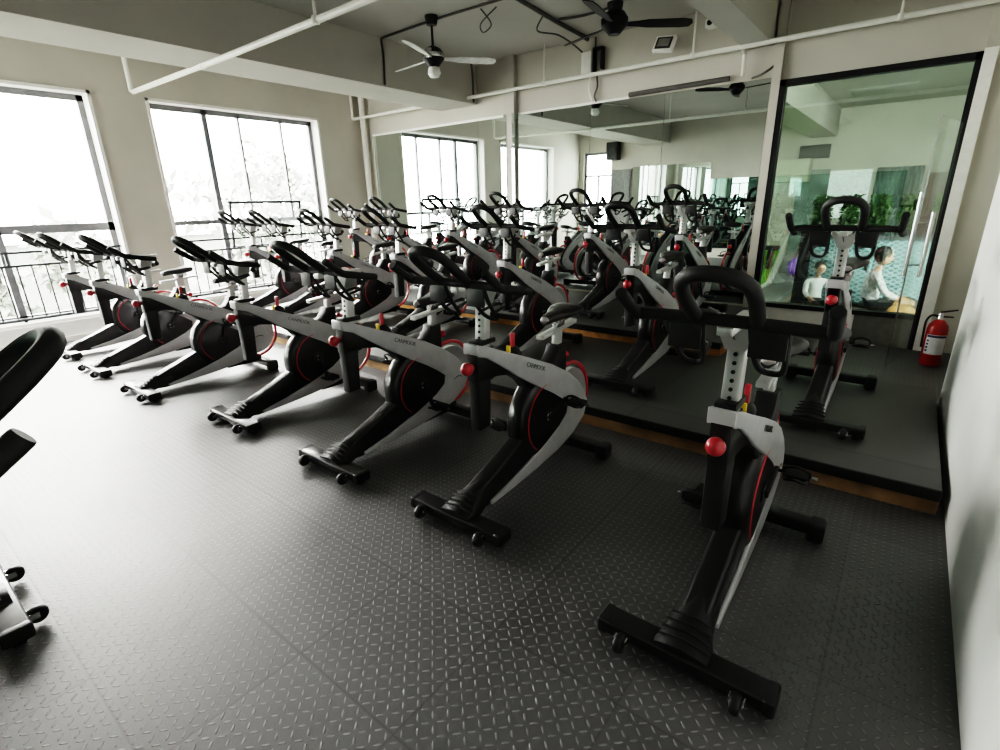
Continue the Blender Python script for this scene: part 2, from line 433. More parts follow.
struct(MB().box(-4.66, -3.0, YB - .03, YB, 2.66, 2.685), 'trim_5', M['white_trim'], label='thin white strip along the mirror top right of the pillar')
bar = MB().tube([(-3.0, YB - .03, 2.70), (-1.85, YB - .03, 2.71)], .028, 10).obj('foam_tube', M['dark_cable'])
tag(bar, 'dark padded tube lying along the mirror top edge', 'tube')
for x in (-4.862, -4.718):
    struct(MB().box(x - .02, x + .02, YB - .08, YB - .069, .3, 2.68), 'trim_%d' % (6 if x < -4.8 else 7), M['mirror'], label='narrow mirror strip on the pillar edge')
# black frame of the glass front
fx0, fx1 = -1.34, .21
mb = MB()
mb.box(fx0, fx0 + .055, YB - .05, YB + .06, .0, 2.62).box(fx1 - .045, fx1, YB - .05, YB + .06, 0, 2.62)
mb.box(fx0, fx1, YB - .05, YB + .06, 2.565, 2.62).box(fx0, fx1, YB - .05, YB + .06, .30, .345)
gf = struct(mb, 'window_4', M['black_metal'], label='black framed glass front to the next room')
MB().box(fx0 + .05, fx1 - .04, YB - .003, YB + .003, .34, 2.57).obj('window_pane', M['green_glass'], gf)
MB().box(-.33, fx1 - .045, YB - .02, YB, .0, .30).obj('lower_panel', M['low_panel'], gf)
struct(MB().box(fx0 + .055, -.33, YB - .03, YB + .05, 0, .30), 'baseboard_back', M['white_trim'])
struct(MB().box(.21, .30, YB - .06, YB - .0, 0, 2.64), 'trim_8', M['white_trim'], label='white door casing right of the glass front')
# frameless glass door standing open into the room
ang = math.atan2(5.63 - (YB - .06), .02 - .19); dl = math.hypot(5.63 - (YB - .06), .02 - .19)
dr = bpy.data.objects.new('door_1', None); COL.objects.link(dr); dr.location = (.19, YB - .06, 0); dr.rotation_euler = (0, 0, ang)
tag(dr, 'frameless clear glass door standing open beside the fire extinguisher', 'door', kind='structure')
MB().box(0, dl, -.005, .005, .012, 2.07).obj('door_pane', M['door_glass'], dr)
MB().box(dl - .006, dl, -.006, .006, .012, 2.07).obj('door_edge', M['steel'], dr)
for s in (-1, 1):
    h = MB(); h.tube([(dl - .2, s * .055, .80), (dl - .2, s * .055, 1.34 if s > 0 else 1.5)], .016, 12)
    for z in (.9, 1.25): h.tube([(dl - .2, s * .004, z), (dl - .2, s * .055, z)], .009, 8)
    h.obj('door_handle', M['steel'], dr)

# ------------------------------------------------------------------ pipes, cables, wall devices
def pipe(name, pts, r, label, hangers=(), m='pipe', cat='pipe'):
    t = thing(name, label, cat, pts[0])
    o = Vector(pts[0])
    MB().tube([Vector(p) - o for p in pts], r, 10).obj('pipe_run', M[m], t)
    for hx, hy, hz, top in hangers:
        MB().tube([Vector((hx, hy, hz)) - o, Vector((hx, hy, top)) - o], .012, 8).lathe([(.03, 0), (.03, .05)], 12, mx=T(*(Vector((hx, hy, hz - .025)) - o))).obj('pipe_hanger', M[m], t)
    return t
YP = 6.28
sp1 = pipe('sprinkler_pipe', [(XL + .02, YP, ZC - .02), (XL + .02, YP, 2.955), (XL + .05, YP, 2.94), (-6.2, YP, 2.945), (.54, YP, 2.95)], .024,
     'white sprinkler pipe running above the mirrors along the back wall', [(-6.12, YP, 2.94, 2.88), (-4.1, YP, 2.945, ZC), (-2.2, YP, 2.95, ZC), (-.41, YP, 2.95, ZC)])
pipe('sprinkler_pipe', [(-7.95, 2.86, ZC - .02), (-7.95, 2.86, 2.92), (-7.9, 2.86, 2.9), (-5.4, 2.8, 2.86), (.36, 2.75, 2.86)], .026,
     'white sprinkler pipe crossing the room above the window pier', [(-5.9, 2.81, 2.87, 2.88), (-3.9, 2.78, 2.86, ZC), (-2.6, 2.77, 2.86, ZC)])
o_ = Vector((XL + .02, YP, ZC - .02))
MB().tube([Vector(p) - o_ for p in ((-1.70, YP, 2.93), (-1.70, YP + .1, 2.9), (-1.70, YP + .12, 2.70))], .018, 10).obj('drop_leg', M['pipe'], sp1)
pipe('drain_pipe', [(XL + .16, 6.38, 0), (XL + .16, 6.38, ZC)], .045, 'white vertical drain pipe in the corner by the mirrors')
def cable(name, pts, r, label, m='dark_cable', cat='cable', n=6):
    o = MB().tube(smooth(pts, n), r, 6).obj(name, M[m]); return tag(o, label, cat)
zc = ZC - .012
cable('conduit', [(-5.40, 4.74, zc), (-4.4, 4.70, zc), (-3.52, 4.72, zc)], .012, 'thin grey conduit on the ceiling from the window beam past the rod fan', cat='conduit')
cable('conduit', [(-5.41, 4.74, zc), (-5.405, 4.75, 3.2), (-5.405, 4.74, 2.9)], .012, 'thin conduit down the beam face beside the rod fan', cat='conduit')
cable('conduit', [(-5.41, 6.38, zc), (-5.405, 6.4, 3.2), (-5.405, 6.4, 2.9)], .014, 'thin conduit down the beam face beside the pillar', cat='conduit')
cable('conduit', [(-3.40, 4.2, zc), (-3.46, 4.9, zc), (-3.53, 5.65, zc), (-3.56, 6.2, zc), (-3.56, 6.36, zc - .012), (-3.56, 6.42, zc - .02)], .024, 'dark conduit crossing the ceiling to the junction box', cat='conduit')
cable('conduit', [(-3.48, 5.61, zc), (-3.2, 5.68, zc), (-2.83, 5.66, zc)], .013, 'short conduit feeding the black ceiling fan', cat='conduit')
cable('cable', [(-3.55, 5.4, zc), (-3.75, 5.6, 3.33), (-3.68, 5.9, 3.34), (-3.64, 6.15, 3.3), (-3.66, YB - .03, 3.26)], .009, 'loose cable sagging below the ceiling conduit')
cable('cable', [(-3.9, 4.78, zc), (-3.86, 4.9, 3.27), (-4.05, 5.0, 3.25), (-4.0, 4.9, 3.3), (-3.75, 4.85, zc)], .007, 'loose loop of wire hanging from the ceiling beside the conduit')
cable('cable', [(-3.45, YB - .03, 3.0), (-3.43, YB - .035, 2.85), (-3.47, YB - .03, 2.75), (-3.44, YB - .03, 2.68)], .012, 'dark cable hanging below the junction box to the mirror')
cable('cable', [(-3.53, YB - .03, 2.98), (-3.55, YB - .035, 2.84), (-3.5, YB - .03, 2.68)], .008, 'pale cable hanging below the junction box', 'pipe')
cable('cable', [(-1.42, YB - .03, ZC), (-1.41, YB - .03, 3.0), (-1.40, YB - .03, 2.8), (-1.5, YB - .09, 2.7), (-1.62, YB - .03, 2.68)], .012, 'dark cable down the wall at the glass front corner')
# junction box with a dark meter beside it
t = thing('junction_box', 'pale wall junction box above the mirrors beside a dark open box', 'electrical box', (-3.5, YB, 3.0))
MB().box(-.14, .0, -.09, 0, -.0, .24, .008).obj('box_cover', M['white_trim'], t)
MB().box(.015, .03, -.08, 0, -.02, .27).box(.12, .14, -.08, 0, .03, .27).box(.015, .14, -.08, 0, .25, .27).obj('side_bracket', M['black_metal'], t)
MB().tube([(.022, -.03, .27), (.022, -.03, .39)], .01, 8).obj('conduit_stub', M['dark_cable'], t)
# floodlight
t = thing('floodlight', 'small square floodlight on the wall above the mirrors', 'lamp', (-2.55, YB, 3.13))
mx = T(0, -.16, 0) @ RX(math.radians(-25)) @ RY(math.radians(8))
MB().box(-.115, .115, -.02, .03, -.085, .085, .006, mx=mx).obj('housing', M['white_trim'], t)
MB().box(-.09, .09, -.026, -.019, -.064, .064, mx=mx).obj('reflector_rim', M['black_metal'], t)
MB().box(-.07, .07, -.03, -.025, -.046, .046, mx=mx).obj('lens', M['steel'], t)
MB().tube([(0, -.13, .02), (0, -.05, .09), (0, 0, .09)], .012, 8).obj('bracket', M['black_metal'], t)
# security camera
t = thing('security_camera', 'small white security camera mounted by the ceiling beam', 'camera', (-2.07, YB, 3.23))
MB().box(-.05, .05, -.17, -.05, -.03, .05, .012, mx=T(0, 0, .0)).obj('camera_body', M['white_trim'], t)
MB().lathe([(.026, 0), (.026, .012), (.015, .016)], 14, mx=T(0, -.17, .01) @ RX(PI / 2)).obj('camera_lens', M['black_metal'], t)
MB().tube([(0, -.08, .0), (.03, -.03, .0), (.03, 0, .0)], .012, 8).obj('bracket', M['white_trim'], t)
# sprinkler stub on the far left of the beam
# fans ---------------------------------------------------------------
def fan(loc, rod, blades, label, rot, shade, pale, k=1.0):
    t = thing('ceiling_fan', label, 'ceiling fan', loc); t.scale = (k, k, k)
    MB().lathe([(.03, -.09), (.055, -.085), (.07, -.02), (.07, 0)], 20).obj('canopy', M['black_metal'], t)
    MB().tube([(0, 0, -.06), (0, 0, -rod)], .013, 10).obj('downrod', M['black_metal'], t)
    zb = -rod
    MB().lathe([(.03, zb + .03), (.085, zb + .0), (.12, zb - .05), (.115, zb - .10), (.07, zb - .15), (.05, zb - .17)], 24).obj('motor_housing', M['black_metal'], t)
    if pale:
        MB().lathe([(.122, zb - .045), (.123, zb - .06), (.119, zb - .085)], 24).box(-.0, .07, -.118, -.09, zb - .1, zb - .01, .01).obj('reflective_band', M['chrome'], t)
    for k in range(blades):
        a = rot + 2 * PI * k / blades
        b = MB()
        pr = [(.10, -.025), (.2, -.035), (.30, -.055), (.60, -.06), (.68, -.045), (.70, 0), (.68, .05), (.60, .06), (.30, .05), (.2, .03), (.10, .025)]
        b.prism(pr, -.004, .004, mx=RZ(a) @ T(0, 0, zb - .09) @ RX(math.radians(-16)), axis='z')
        b.obj('blade', M['lamp_white'] if pale else M['black_metal'], t)
    if shade:
        MB().lathe([(.035, zb - .16), (.06, zb - .18), (.072, zb - .23), (.05, zb - .265), (.01, zb - .275)], 20).obj('lamp_shade', M['lamp_white'], t)
    return t
fan((-4.45, 4.62, ZC), .31, 3, 'ceiling fan on a rod with a small white lamp, near the window beam', math.radians(52), True, True)
fan((-2.8, 5.6, ZC), .075, 3, 'black ceiling fan with black blades above the mirrors, right of centre', math.radians(38), False, False, 1.15)
fan((-2.66, 3.2, ZC), .16, 3, 'black ceiling fan above the second row, seen in the right mirror', math.radians(15), False, False)

# ------------------------------------------------------------------ fire extinguisher
t = thing('fire_extinguisher', 'red fire extinguisher on the floor in the right corner', 'fire extinguisher', (.335, 5.95, 0), math.radians(15))
MB().lathe([(.070, 0), (.078, .012), (.078, .33), (.07, .37), (.045, .405), (.028, .42)], 28).obj('cylinder_body', M['ext_red'], t)
def wrap(r, a0, a1, z0, z1, n=14):
    mb = MB(); vs = []
    for i in range(n + 1):
        a = math.radians(a0 + (a1 - a0) * i / n)
        vs += [(r * math.cos(a), r * math.sin(a), z0), (r * math.cos(a), r * math.sin(a), z1)]
    return mb.add(vs, [(2 * i, 2 * i + 2, 2 * i + 3, 2 * i + 1) for i in range(n)])
lb = wrap(.0792, -160, -40, .11, .29).obj('paper_label', M['label_white'], t)
wrap(.0797, -155, -45, .265, .285).obj('label_header', M['label_navy'], lb)
for z in (.135, .165, .195, .225):
    wrap(.0797, -152, -138, z, z + .016, 3).obj('label_pictogram', M['label_navy'], lb)
MB().lathe([(.024, .41), (.024, .45), (.018, .46), (.018, .485)], 14).obj('valve', M['steel'], t)
MB().prism([(-.02, .475), (.11, .505), (.11, .515), (-.02, .49)], -.01, .01, mx=RZ(-PI / 2)).prism([(-.02, .455), (.09, .45), (.09, .44), (-.02, .44)], -.01, .01, mx=RZ(-PI / 2)).obj('lever', M['black_metal'], t)
MB().tube(smooth([(-.02, 0, .45), (-.07, -.01, .455), (-.10, -.01, .40), (-.095, 0, .28), (-.09, 0, .16)]), .009, 8).obj('hose', M['black_metal'], t)

# ------------------------------------------------------------------ the spin bike (front end towards -y, origin on the floor under the front foot)
def text_mesh(body, size, depth=.0008):
    cu = bpy.data.curves.new('lettering', 'FONT'); cu.body = body; cu.size = size; cu.extrude = depth; cu.align_x = 'CENTER'; cu.align_y = 'CENTER'
    o = bpy.data.objects.new('lettering', cu); COL.objects.link(o)
    bpy.context.view_layer.update()
    me = bpy.data.meshes.new_from_object(o.evaluated_get(bpy.context.evaluated_depsgraph_get()))
    bpy.data.objects.remove(o); return me

def taper(o):
    """the body narrows towards the nose"""
    for v in o.data.vertices:
        if v.co.z > .55:
            k = min(1, max(0, (v.co.y - .14) / .42)); v.co.x *= .68 + .32 * k
def make_bike():
    R = thing('spin_bike', 'x', 'exercise bike')
    B, P_, S = M['bike_black'], M['bike_plastic'], M['bike_silver']
    # main black frame: sickle-shaped body from nose over the tail down to the front foot
    outer = [(.15, .885), (.22, .862), (.33, .815), (.53, .735), (.75, .642), (.92, .553), (1.05, .455), (1.13, .37), (1.165, .295), (1.13, .215), (1.0, .14), (.83, .095), (.60, .062), (.38, .042), (.17, .03)]
    inner = [(.02, .05), (.02, .105), (.12, .150), (.30, .215), (.47, .285), (.54, .40), (.58, .53), (.52, .60), (.45, .650), (.38, .680), (.30, .695), (.15, .70)]
    fr = MB().prism(outer + inner, -.05, .05, bev=.018, seg=3).obj('frame', B, R, ang=40); taper(fr)
    # silver flank shells
    band_o = [(.148, .887), (.22, .865), (.33, .818), (.53, .738), (.75, .645), (.92, .556), (1.05, .458), (1.13, .373), (1.168, .295), (1.133, .212), (1.0, .136), (.83, .092), (.60, .066), (.38, .05), (.19, .04)]
    band_i = [(.185, .062), (.38, .100), (.55, .145), (.70, .195), (.83, .245), (.915, .30), (.925, .355), (.86, .405), (.76, .47), (.61, .555), (.43, .662), (.30, .752), (.21, .81), (.148, .832)]
    for s in (-1, 1):
        o = MB().prism(band_o + band_i, s * .048, s * .066, bev=.006, seg=2).obj('side_shell', S, R, ang=50); taper(o)
        # small crescent mark on the tail and lettering along the top
        MB().tube([(s * .0665, 1.01, .30), (s * .0665, 1.05, .315), (s * .0665, 1.085, .31), (s * .0665, 1.10, .295)], [.002, .004, .004, .002], 6).obj('tail_mark', M['emblem_dark'], o)
        me = LET.copy(); me.materials.append(M['emblem_dark'])
        lo = bpy.data.objects.new('lettering', me); COL.objects.link(lo); lo.parent = o
        a = math.atan2(-.095, .23)
        if s > 0: lo.matrix_local = T(.0668, .585, .674) @ RX(a) @ RZ(PI / 2) @ RX(PI / 2)
        else: lo.matrix_local = T(-.0668, .585, .674) @ RX(a) @ RZ(-PI / 2) @ RX(PI / 2)
    MB().box(-.042, .042, .138, .157, .838, .888, .007).obj('nose_cap', S, R)
    # round drive cover
    c = (.715, .345)
    prof = [(.0, -.0635), (.19, -.0635), (.22, -.061), (.245, -.050), (.256, -.03), (.256, .03), (.245, .050), (.22, .061), (.19, .0635), (.0, .0635)]
    dc = MB().lathe(prof, 48, mx=T(0, *c) @ AX).obj('drive_cover', M['disc_black'], R, ang=50)
    for s in (-1, 1):
        MB().tube(arc(c, .20, 98, 235, 26, s * .0625), .0045, 6).obj('red_stripe', M['red_paint'], dc)
        MB().lathe([(.05, -.004), (.05, .004), (.045, .006)], 24, mx=T(s * .062, *c) @ AX).obj('hub_cap', P_, dc)
        e = MB()
        for dy in (-.014, .014):
            for dz in (-.014, .014):
                e.prism([(c[0] + dy * .3, c[1] + dz * .3), (c[0] + dy * 1.6, c[1] + dz * .5), (c[0] + dy * 1.3, c[1] + dz * 1.4), (c[0] + dy * .5, c[1] + dz * 1.6)], s * .066, s * .0695)
        e.obj('hub_emblem', M['emblem'], dc)
    # rear flywheel and red guard ring
    w = (1.035, .335)
    fw = MB().lathe([(.03, -.028), (.035, -.02), (.17, -.010), (.185, -.016), (.20, -.016), (.20, .016), (.185, .016), (.17, .010), (.035, .02), (.03, .028)], 48, mx=T(0, *w) @ AX).obj('flywheel', M['fly_silver'], R)
    MB().tube(arc(w, .232, 118, -92, 44), .013, 8).obj('guard_ring', M['red'], R)
    MB().box(-.025, .025, .985, 1.055, .075, .125, .008).obj('guard_bracket', M['red'], R)
    # sleeve of the handlebar post, reaching down below the nose
    MB().prism([(.155, .72), (.25, .72), (.235, .455), (.155, .455)], -.034, .034, bev=.012).box(-.034, .034, .150, .275, .69, .86, .012).obj('post_sleeve', P_, R)
    MB().box(-.034, .034, .165, .29, .872, .898, .008).obj('post_collar', P_, R)
    # adjustable post
    po = MB().prism([(.20, .80), (.25, .80), (.27, 1.095), (.222, 1.095)], -.027, .027, bev=.006).obj('handlebar_post', M['light_alloy'], R)
    h = MB()
    for k in range(7):
        z = .905 + k * .028; y = .1995 + (z - .80) * (.022 / .295)
        h.lathe([(.0065, 0), (.0065, .004)], 10, mx=T(0, y + .001, z) @ RX(PI / 2))
    h.obj('adjustment_holes', M['black_metal'], po)
    # head bracket + slider
    MB().prism([(-.03, 1.06), (.03, 1.06), (.07, 1.145), (.062, 1.157), (.03, 1.137), (-.03, 1.137), (-.062, 1.157), (-.07, 1.145)], .20, .28, bev=.004, axis='y').obj('head_bracket', M['light_alloy'], R)
    MB().box(-.022, .022, .055, .34, 1.135, 1.160, .005).obj('handlebar_slider', M['light_alloy'], R)
    MB().sphere((0, .33, 1.085), .02).tube([(0, .33, 1.12), (0, .33, 1.08)], .008, 8).obj('slider_knob', P_, R)
    # handlebar
    hb = MB().tube(smooth([(-.254, .055, 1.175), (-.2, .058, 1.178), (0, .06, 1.18), (.2, .058, 1.178), (.254, .055, 1.175)], 4), .0175, 12).obj('handlebar', M['grip'], R)
    for s in (-1, 1):
        MB().tube(smooth([(s * .261, -.055, 1.252), (s * .260, -.03, 1.233), (s * .257, .03, 1.189), (s * .254, .055, 1.176), (s * .255, .09, 1.168), (s * .260, .17, 1.153), (s * .263, .245, 1.140)], 4), [.0165] + [.018] * 23 + [.016], 12).obj('side_grip', M['grip'], hb)
        # bottle cage hanging under the bar
        x = s * .11
        cg = MB().tube(smooth([(x - .045, .065, 1.165), (x - .042, .10, 1.10), (x - .032, .16, 1.03), (x, .19, 1.01), (x + .032, .16, 1.03), (x + .042, .10, 1.10), (x + .045, .065, 1.165)], 5), .009, 8)
        cg.box(x - .047, x + .047, .06, .07, 1.085, 1.16, .004)
        cg.tube(smooth([(x - .035, .14, 1.05), (x - .03, .22, 1.065), (x, .24, 1.07), (x + .03, .22, 1.065), (x + .035, .14, 1.05)], 4), .007, 8)
        cg.obj('bottle_cage', P_, hb)
    MB().tube(smooth([(-.080, .06, 1.18), (-.086, .0, 1.225), (-.088, -.055, 1.270), (-.078, -.095, 1.302), (-.048, -.122, 1.322), (0, -.130, 1.329), (.048, -.122, 1.322), (.078, -.095, 1.302), (.088, -.055, 1.270), (.086, .0, 1.225), (.080, .06, 1.18)], 5), .020, 12).obj('centre_loop', M['grip'], hb)
    MB().tube(smooth([(-.02, .06, 1.195), (-.045, .04, 1.215), (-.02, .11, 1.18), (.0, .18, 1.10)], 5), .0028, 6).obj('sensor_wire', M['dark_cable'], hb)
    # resistance knob with red stop lever
    rk = MB().sphere((0, .47, .775), .036, sc=(1, 1.1, .9)).box(-.03, .03, .43, .51, .735, .775, .01).obj('resistance_knob', P_, R)
    MB().box(-.010, .010, .455, .478, .79, .875, .006, mx=None).obj('stop_lever', M['red'], rk)
    MB().box(-.011, .011, .425, .437, .77, .815, .003).obj('warning_tag', M['yellow'], rk)
    # seat sleeve, post, slider, saddle
    MB().prism([(.74, .63), (.80, .65), (.835, .69), (.85, .725), (.935, .725), (.935, .52), (.85, .55)], -.044, .044, bev=.010).obj('seat_sleeve', P_, R)
    MB().prism([(.865, .68), (.915, .68), (.925, .80), (.875, .80)], -.022, .022, bev=.005).obj('seat_post', M['light_alloy'], R)
    MB().prism([(.72, .782), (1.08, .812), (1.08, .836), (.72, .806)], -.025, .025, bev=.005).obj('saddle_slider', M['light_alloy'], R)
    MB().box(-.02, .02, .87, .95, .82, .87, .006).obj('saddle_clamp', M['chrome'], R)
    sad = MB(); rows = [(.755, .022, .875, .03), (.78, .034, .885, .045), (.83, .042, .893, .05), (.88, .060, .895, .05), (.93, .090, .900, .055), (.985, .108, .908, .06), (1.025, .100, .912, .055), (1.045, .06, .906, .04)]
    vs = []; fs = []; K = 14
    for (y, hw, z, th) in rows:
        for k in range(K):
            a = 2 * PI * k / K; ca, sa = math.cos(a), math.sin(a)
            vs.append((hw * math.copysign(abs(ca) ** .7, ca), y, z + (th * .45 * sa if sa > 0 else th * .75 * sa * (1 - .35 * abs(ca)))))
    for i in range(len(rows) - 1):
        for k in range(K): fs.append((i * K + k, (i + 1) * K + k, (i + 1) * K + (k + 1) % K, i * K + (k + 1) % K))
    fs.append(tuple(range(K))); fs.append(tuple((len(rows) - 1) * K + k for k in range(K))[::-1])
    so_ = sad.add(vs, fs).obj('saddle', M['saddle'], R, ang=60)
    MB().sphere((0, .77, .882), .03, sc=(.95, .8, .62)).obj('saddle_nose', M['saddle_grey'], so_)
    # red adjusting knobs
    MB().sphere((0, .112, .775), .031, sc=(1, .95, 1)).tube([(0, .10, .775), (0, .155, .775)], .016, 10).obj('post_knob', M['red'], R)
    MB().sphere((0, .985, .635), .026).tube([(0, .98, .635), (0, .93, .635)], .012, 10).obj('seat_knob', M['red'], R)
    # front foot with boot, end caps and transport wheels
    ff = MB().box(-.275, .275, -.048, .045, .03, .078, .014, seg=3).obj('front_foot', B, R)
    for s in (-1, 1):
        MB().box(s * .272 - .02, s * .272 + .02, -.05, .047, .018, .080, .014, seg=3).box(s * .25 - .02, s * .25 + .02, -.02, .02, 0, .03, .004).obj('end_cap', P_, ff)
        tw = MB().lathe([(.014, -.016), (.030, -.014), (.034, -.006), (.034, .006), (.030, .014), (.014, .016)], 20, mx=T(s * .19, -.075, .042) @ AX).obj('transport_wheel', P_, ff)
        MB().tube([(s * .19 - .024, -.075, .042), (s * .19 + .024, -.075, .042)], .006, 8).box(s * .19 + .018, s * .19 + .023, -.08, -.03, .036, .062).box(s * .19 - .023, s * .19 - .018, -.08, -.03, .036, .062).obj('wheel_axle', M['chrome'], tw)
    bt = MB(); ring = [(.115, -.03, .085, .03), (.10, .02, .105, .03), (.075, .08, .135, .045), (.058, .15, .155, .06), (.052, .24, .178, .075)]
    vs = []; fs = []
    for (hw, y, zt, zb) in ring:
        vs += [(-hw, y, zb), (-hw * .95, y, (zb + zt) / 2), (-hw * .7, y, zt), (0, y, zt + .012), (hw * .7, y, zt), (hw * .95, y, (zb + zt) / 2), (hw, y, zb)]
    for i in range(len(ring) - 1):
        for k in range(6): fs.append((i * 7 + k, i * 7 + k + 1, (i + 1) * 7 + k + 1, (i + 1) * 7 + k))
        fs.append((i * 7 + 6, i * 7, (i + 1) * 7, (i + 1) * 7 + 6))
    fs.append(tuple(range(7))[::-1]); fs.append(tuple((len(ring) - 1) * 7 + k for k in range(7)))
    bo = bt.add(vs, fs).obj('boot', P_, R, ang=60)
    rb = MB()
    for k in range(4): rb.tube([(-.085 + k * .006, .0 + k * .025, .098 + k * .014), (0, .0 + k * .025, .112 + k * .014), (.085 - k * .006, .0 + k * .025, .098 + k * .014)], .0035, 6)
    rb.obj('boot_ribs', P_, bo)
    # rear foot and strut
    MB().box(-.035, .035, .72, 1.06, .055, .115, .012).obj('rear_strut', B, R)
    rf = MB().box(-.25, .25, 1.0, 1.08, .028, .09, .02, seg=3).obj('rear_foot', B, R)
    for s in (-1, 1): MB().box(s * .255 - .035, s * .255 + .035, .99, 1.09, .0, .094, .022, seg=3).obj('end_cap', P_, rf)
    # cranks with pedals
    for s in (-1, 1):
        x = s * .078
        ca = MB().prism([(-.016, -.02), (.016, -.02), (.012, .17), (-.012, .17)], x - .008, x + .008, bev=.004).obj('crank_arm', M['black_metal'], R)
        ca.location = (0, *c)
        pe = MB().box(-.05, .05, -.035, .035, -.012, .012, .004)
        pe.tube([(-.09 * s, 0, 0), (.055 * s, 0, 0)], .007, 8)
        pe.tube(smooth([(-.04, -.035, .0), (-.035, -.075, .015), (0, -.088, .03), (.035, -.075, .015), (.04, -.035, .0)], 4), .007, 6)
        pe.tube(smooth([(-.045, -.01, .0), (-.045, -.03, .04), (0, -.04, .062), (.045, -.03, .04), (.045, -.01, .0)], 4), .006, 6)
        po_ = pe.obj('pedal', P_, ca); po_.location = (s * .158, 0, .16)
        bk = MB().tube([(s * .052, 0, 0), (s * .075, 0, 0)], .008, 8).obj('pedal_spindle', M['chrome'], ca)
        bk.location = (s * .158, 0, .16)
    return R
LET = text_mesh('CANMOOK', .036)

def set_cranks(bike, deg):
    """turn the two crank arms to a given angle and keep the pedals level"""
    arms = [o for o in bike.children if o.name.startswith('crank_arm')]
    arms.sort(key=lambda o: sum(v.co.x for v in o.data.vertices))
    for k, o in enumerate(arms):
        a = math.radians(deg + 180 * k); o.rotation_euler = (a, 0, 0)
        for ch in o.children: ch.rotation_euler = (-a + math.radians(8), 0, 0)

F_, S_, T_ = 'spin bikes of the front row on the floor', 'spin bikes of the second row on the low platform', 'spin bikes of the back row against the mirrors'
BIKES = [
    (-.360, 1.405, 0, 0, 102, 'spin bike nearest the viewer on the right, head-on, alone before the low platform edge', F_),
    (-1.51, 1.56, 0, 0, 110, 'spin bike second from the right wall in the front floor row, pedal cages showing', F_),
    (-2.49, 1.53, 0, 0, 20, 'spin bike third from the right wall in the front floor row, at picture centre-left', F_),
    (-3.68, 1.52, 0, 0, 12, 'spin bike fourth from the right wall in the front floor row', F_),
    (-4.98, 1.36, 0, 0, 165, 'spin bike third from the windows in the front floor row', F_),
    (-6.10, 1.34, 0, 0, 150, 'spin bike second from the windows in the front floor row', F_),
    (-7.13, 1.37, 0, 0, 170, 'spin bike closest to the left window in the front floor row', F_),
    (-.30, 3.40, Z1, 0, 95, 'spin bike at the right end of the low platform, in front of the glass front', S_),
    (-1.56, 3.38, Z1, 0, 60, 'spin bike second from the right on the low platform', S_),
    (-2.72, 3.36, Z1, 0, 80, 'spin bike third from the right on the low platform', S_),
    (-4.10, 3.36, Z1, 0, 20, 'spin bike fourth from the right on the low platform', S_),
    (-5.15, 3.36, Z1, 0, 110, 'spin bike fifth from the right on the low platform', S_),
    (-6.25, 3.36, Z1, 0, 40, 'spin bike second from the windows on the low platform', S_),
    (-7.02, 3.36, Z1, 0, 70, 'spin bike closest to the divided window on the low platform', S_),
    (-1.78, 4.98, Z2, 0, 30, 'spin bike at the right end of the back row, beside the black framed glass front', T_),
    (-2.78, 4.98, Z2, 0, 75, 'spin bike second from the right in the back row before the mirrors', T_),
    (-3.84, 4.98, Z2, 0, 120, 'spin bike third from the right in the back row before the mirrors', T_),
    (-4.86, 4.98, Z2, 0, 15, 'spin bike fourth from the right in the back row, before the square pillar', T_),
    (-6.00, 4.98, Z2, 0, 50, 'spin bike second from the left in the back row before the mirrors', T_),
    (-6.92, 4.98, Z2, 0, 85, 'spin bike at the left end of the back row, by the corner drain pipe', T_),
    (-1.15, .07, 0, PI - .1, 60, 'spin bike facing the class, only its dark handlebar loop showing at the left edge', 'instructor bikes facing the rows'),
    (-2.59, .06, 0, PI, 60, 'spin bike facing the class, only its front foot and wheels showing at the lower left', 'instructor bikes facing the rows'),
]
proto = make_bike()
for i, (x, y, z, rz, cr, label, group) in enumerate(BIKES):
    o = proto if i == 0 else copy_tree(proto)
    o.location = (x, y, z); o.rotation_euler = (0, 0, rz); tag(o, label, 'exercise bike', group)
    set_cranks(o, cr)
    if i == 20:      # this one has its bar set a notch lower
        for ch in o.children:
            if ch.name.split('.')[0] in ('handlebar', 'handlebar_post', 'head_bracket', 'handlebar_slider', 'slider_knob'): ch.location.z -= .03

# ------------------------------------------------------------------ front wall details seen in the mirrors
def front_mirror(x0, x1, m, label, z0=.25, z1=2.35):
    tag(MB().box(x0 + .004, x1 - .004, YF + .004, YF + .02, z0, z1).obj('mirror_panel', m), label, 'mirror', 'mirror panels on the wall behind the viewer')
front_mirror(-6.4, -5.45, M['mirror'], 'mirror panel on the front wall next to the white drape')
front_mirror(-5.45, -4.3, M['mirror'], 'mirror panel on the front wall in the middle')
front_mirror(-4.3, -.3, M['teal_glass'], 'wide teal glass panel on the front wall', z1=1.95)
t = thing('wall_speaker', 'black loudspeaker high on the front wall, seen in the mirrors', 'speaker', (-6.95, YF, 2.55))
MB().box(-.17, .17, .02, .26, 0, .46, .02).obj('cabinet', M['black_metal'], t)
MB().lathe([(.11, 0), (.11, .01), (.06, .0), (.02, .01)], 24, mx=T(0, .262, .18) @ RX(-PI / 2)).obj('woofer', M['grip'], t)
dp = MB(); pts = []
for i in range(40): pts.append((-7.0 + .55 * i / 39, YF + .06 + .025 * math.sin(i * 1.6)))
vs = [(x, y, .2) for x, y in pts] + [(x, y, 2.3) for x, y in pts]
o = dp.add(vs, [(i, i + 1, 41 + i, 40 + i) for i in range(39)]).obj('drape', M['white_cloth']); tag(o, 'white hanging drape on the front wall, seen in the mirrors', 'curtain')

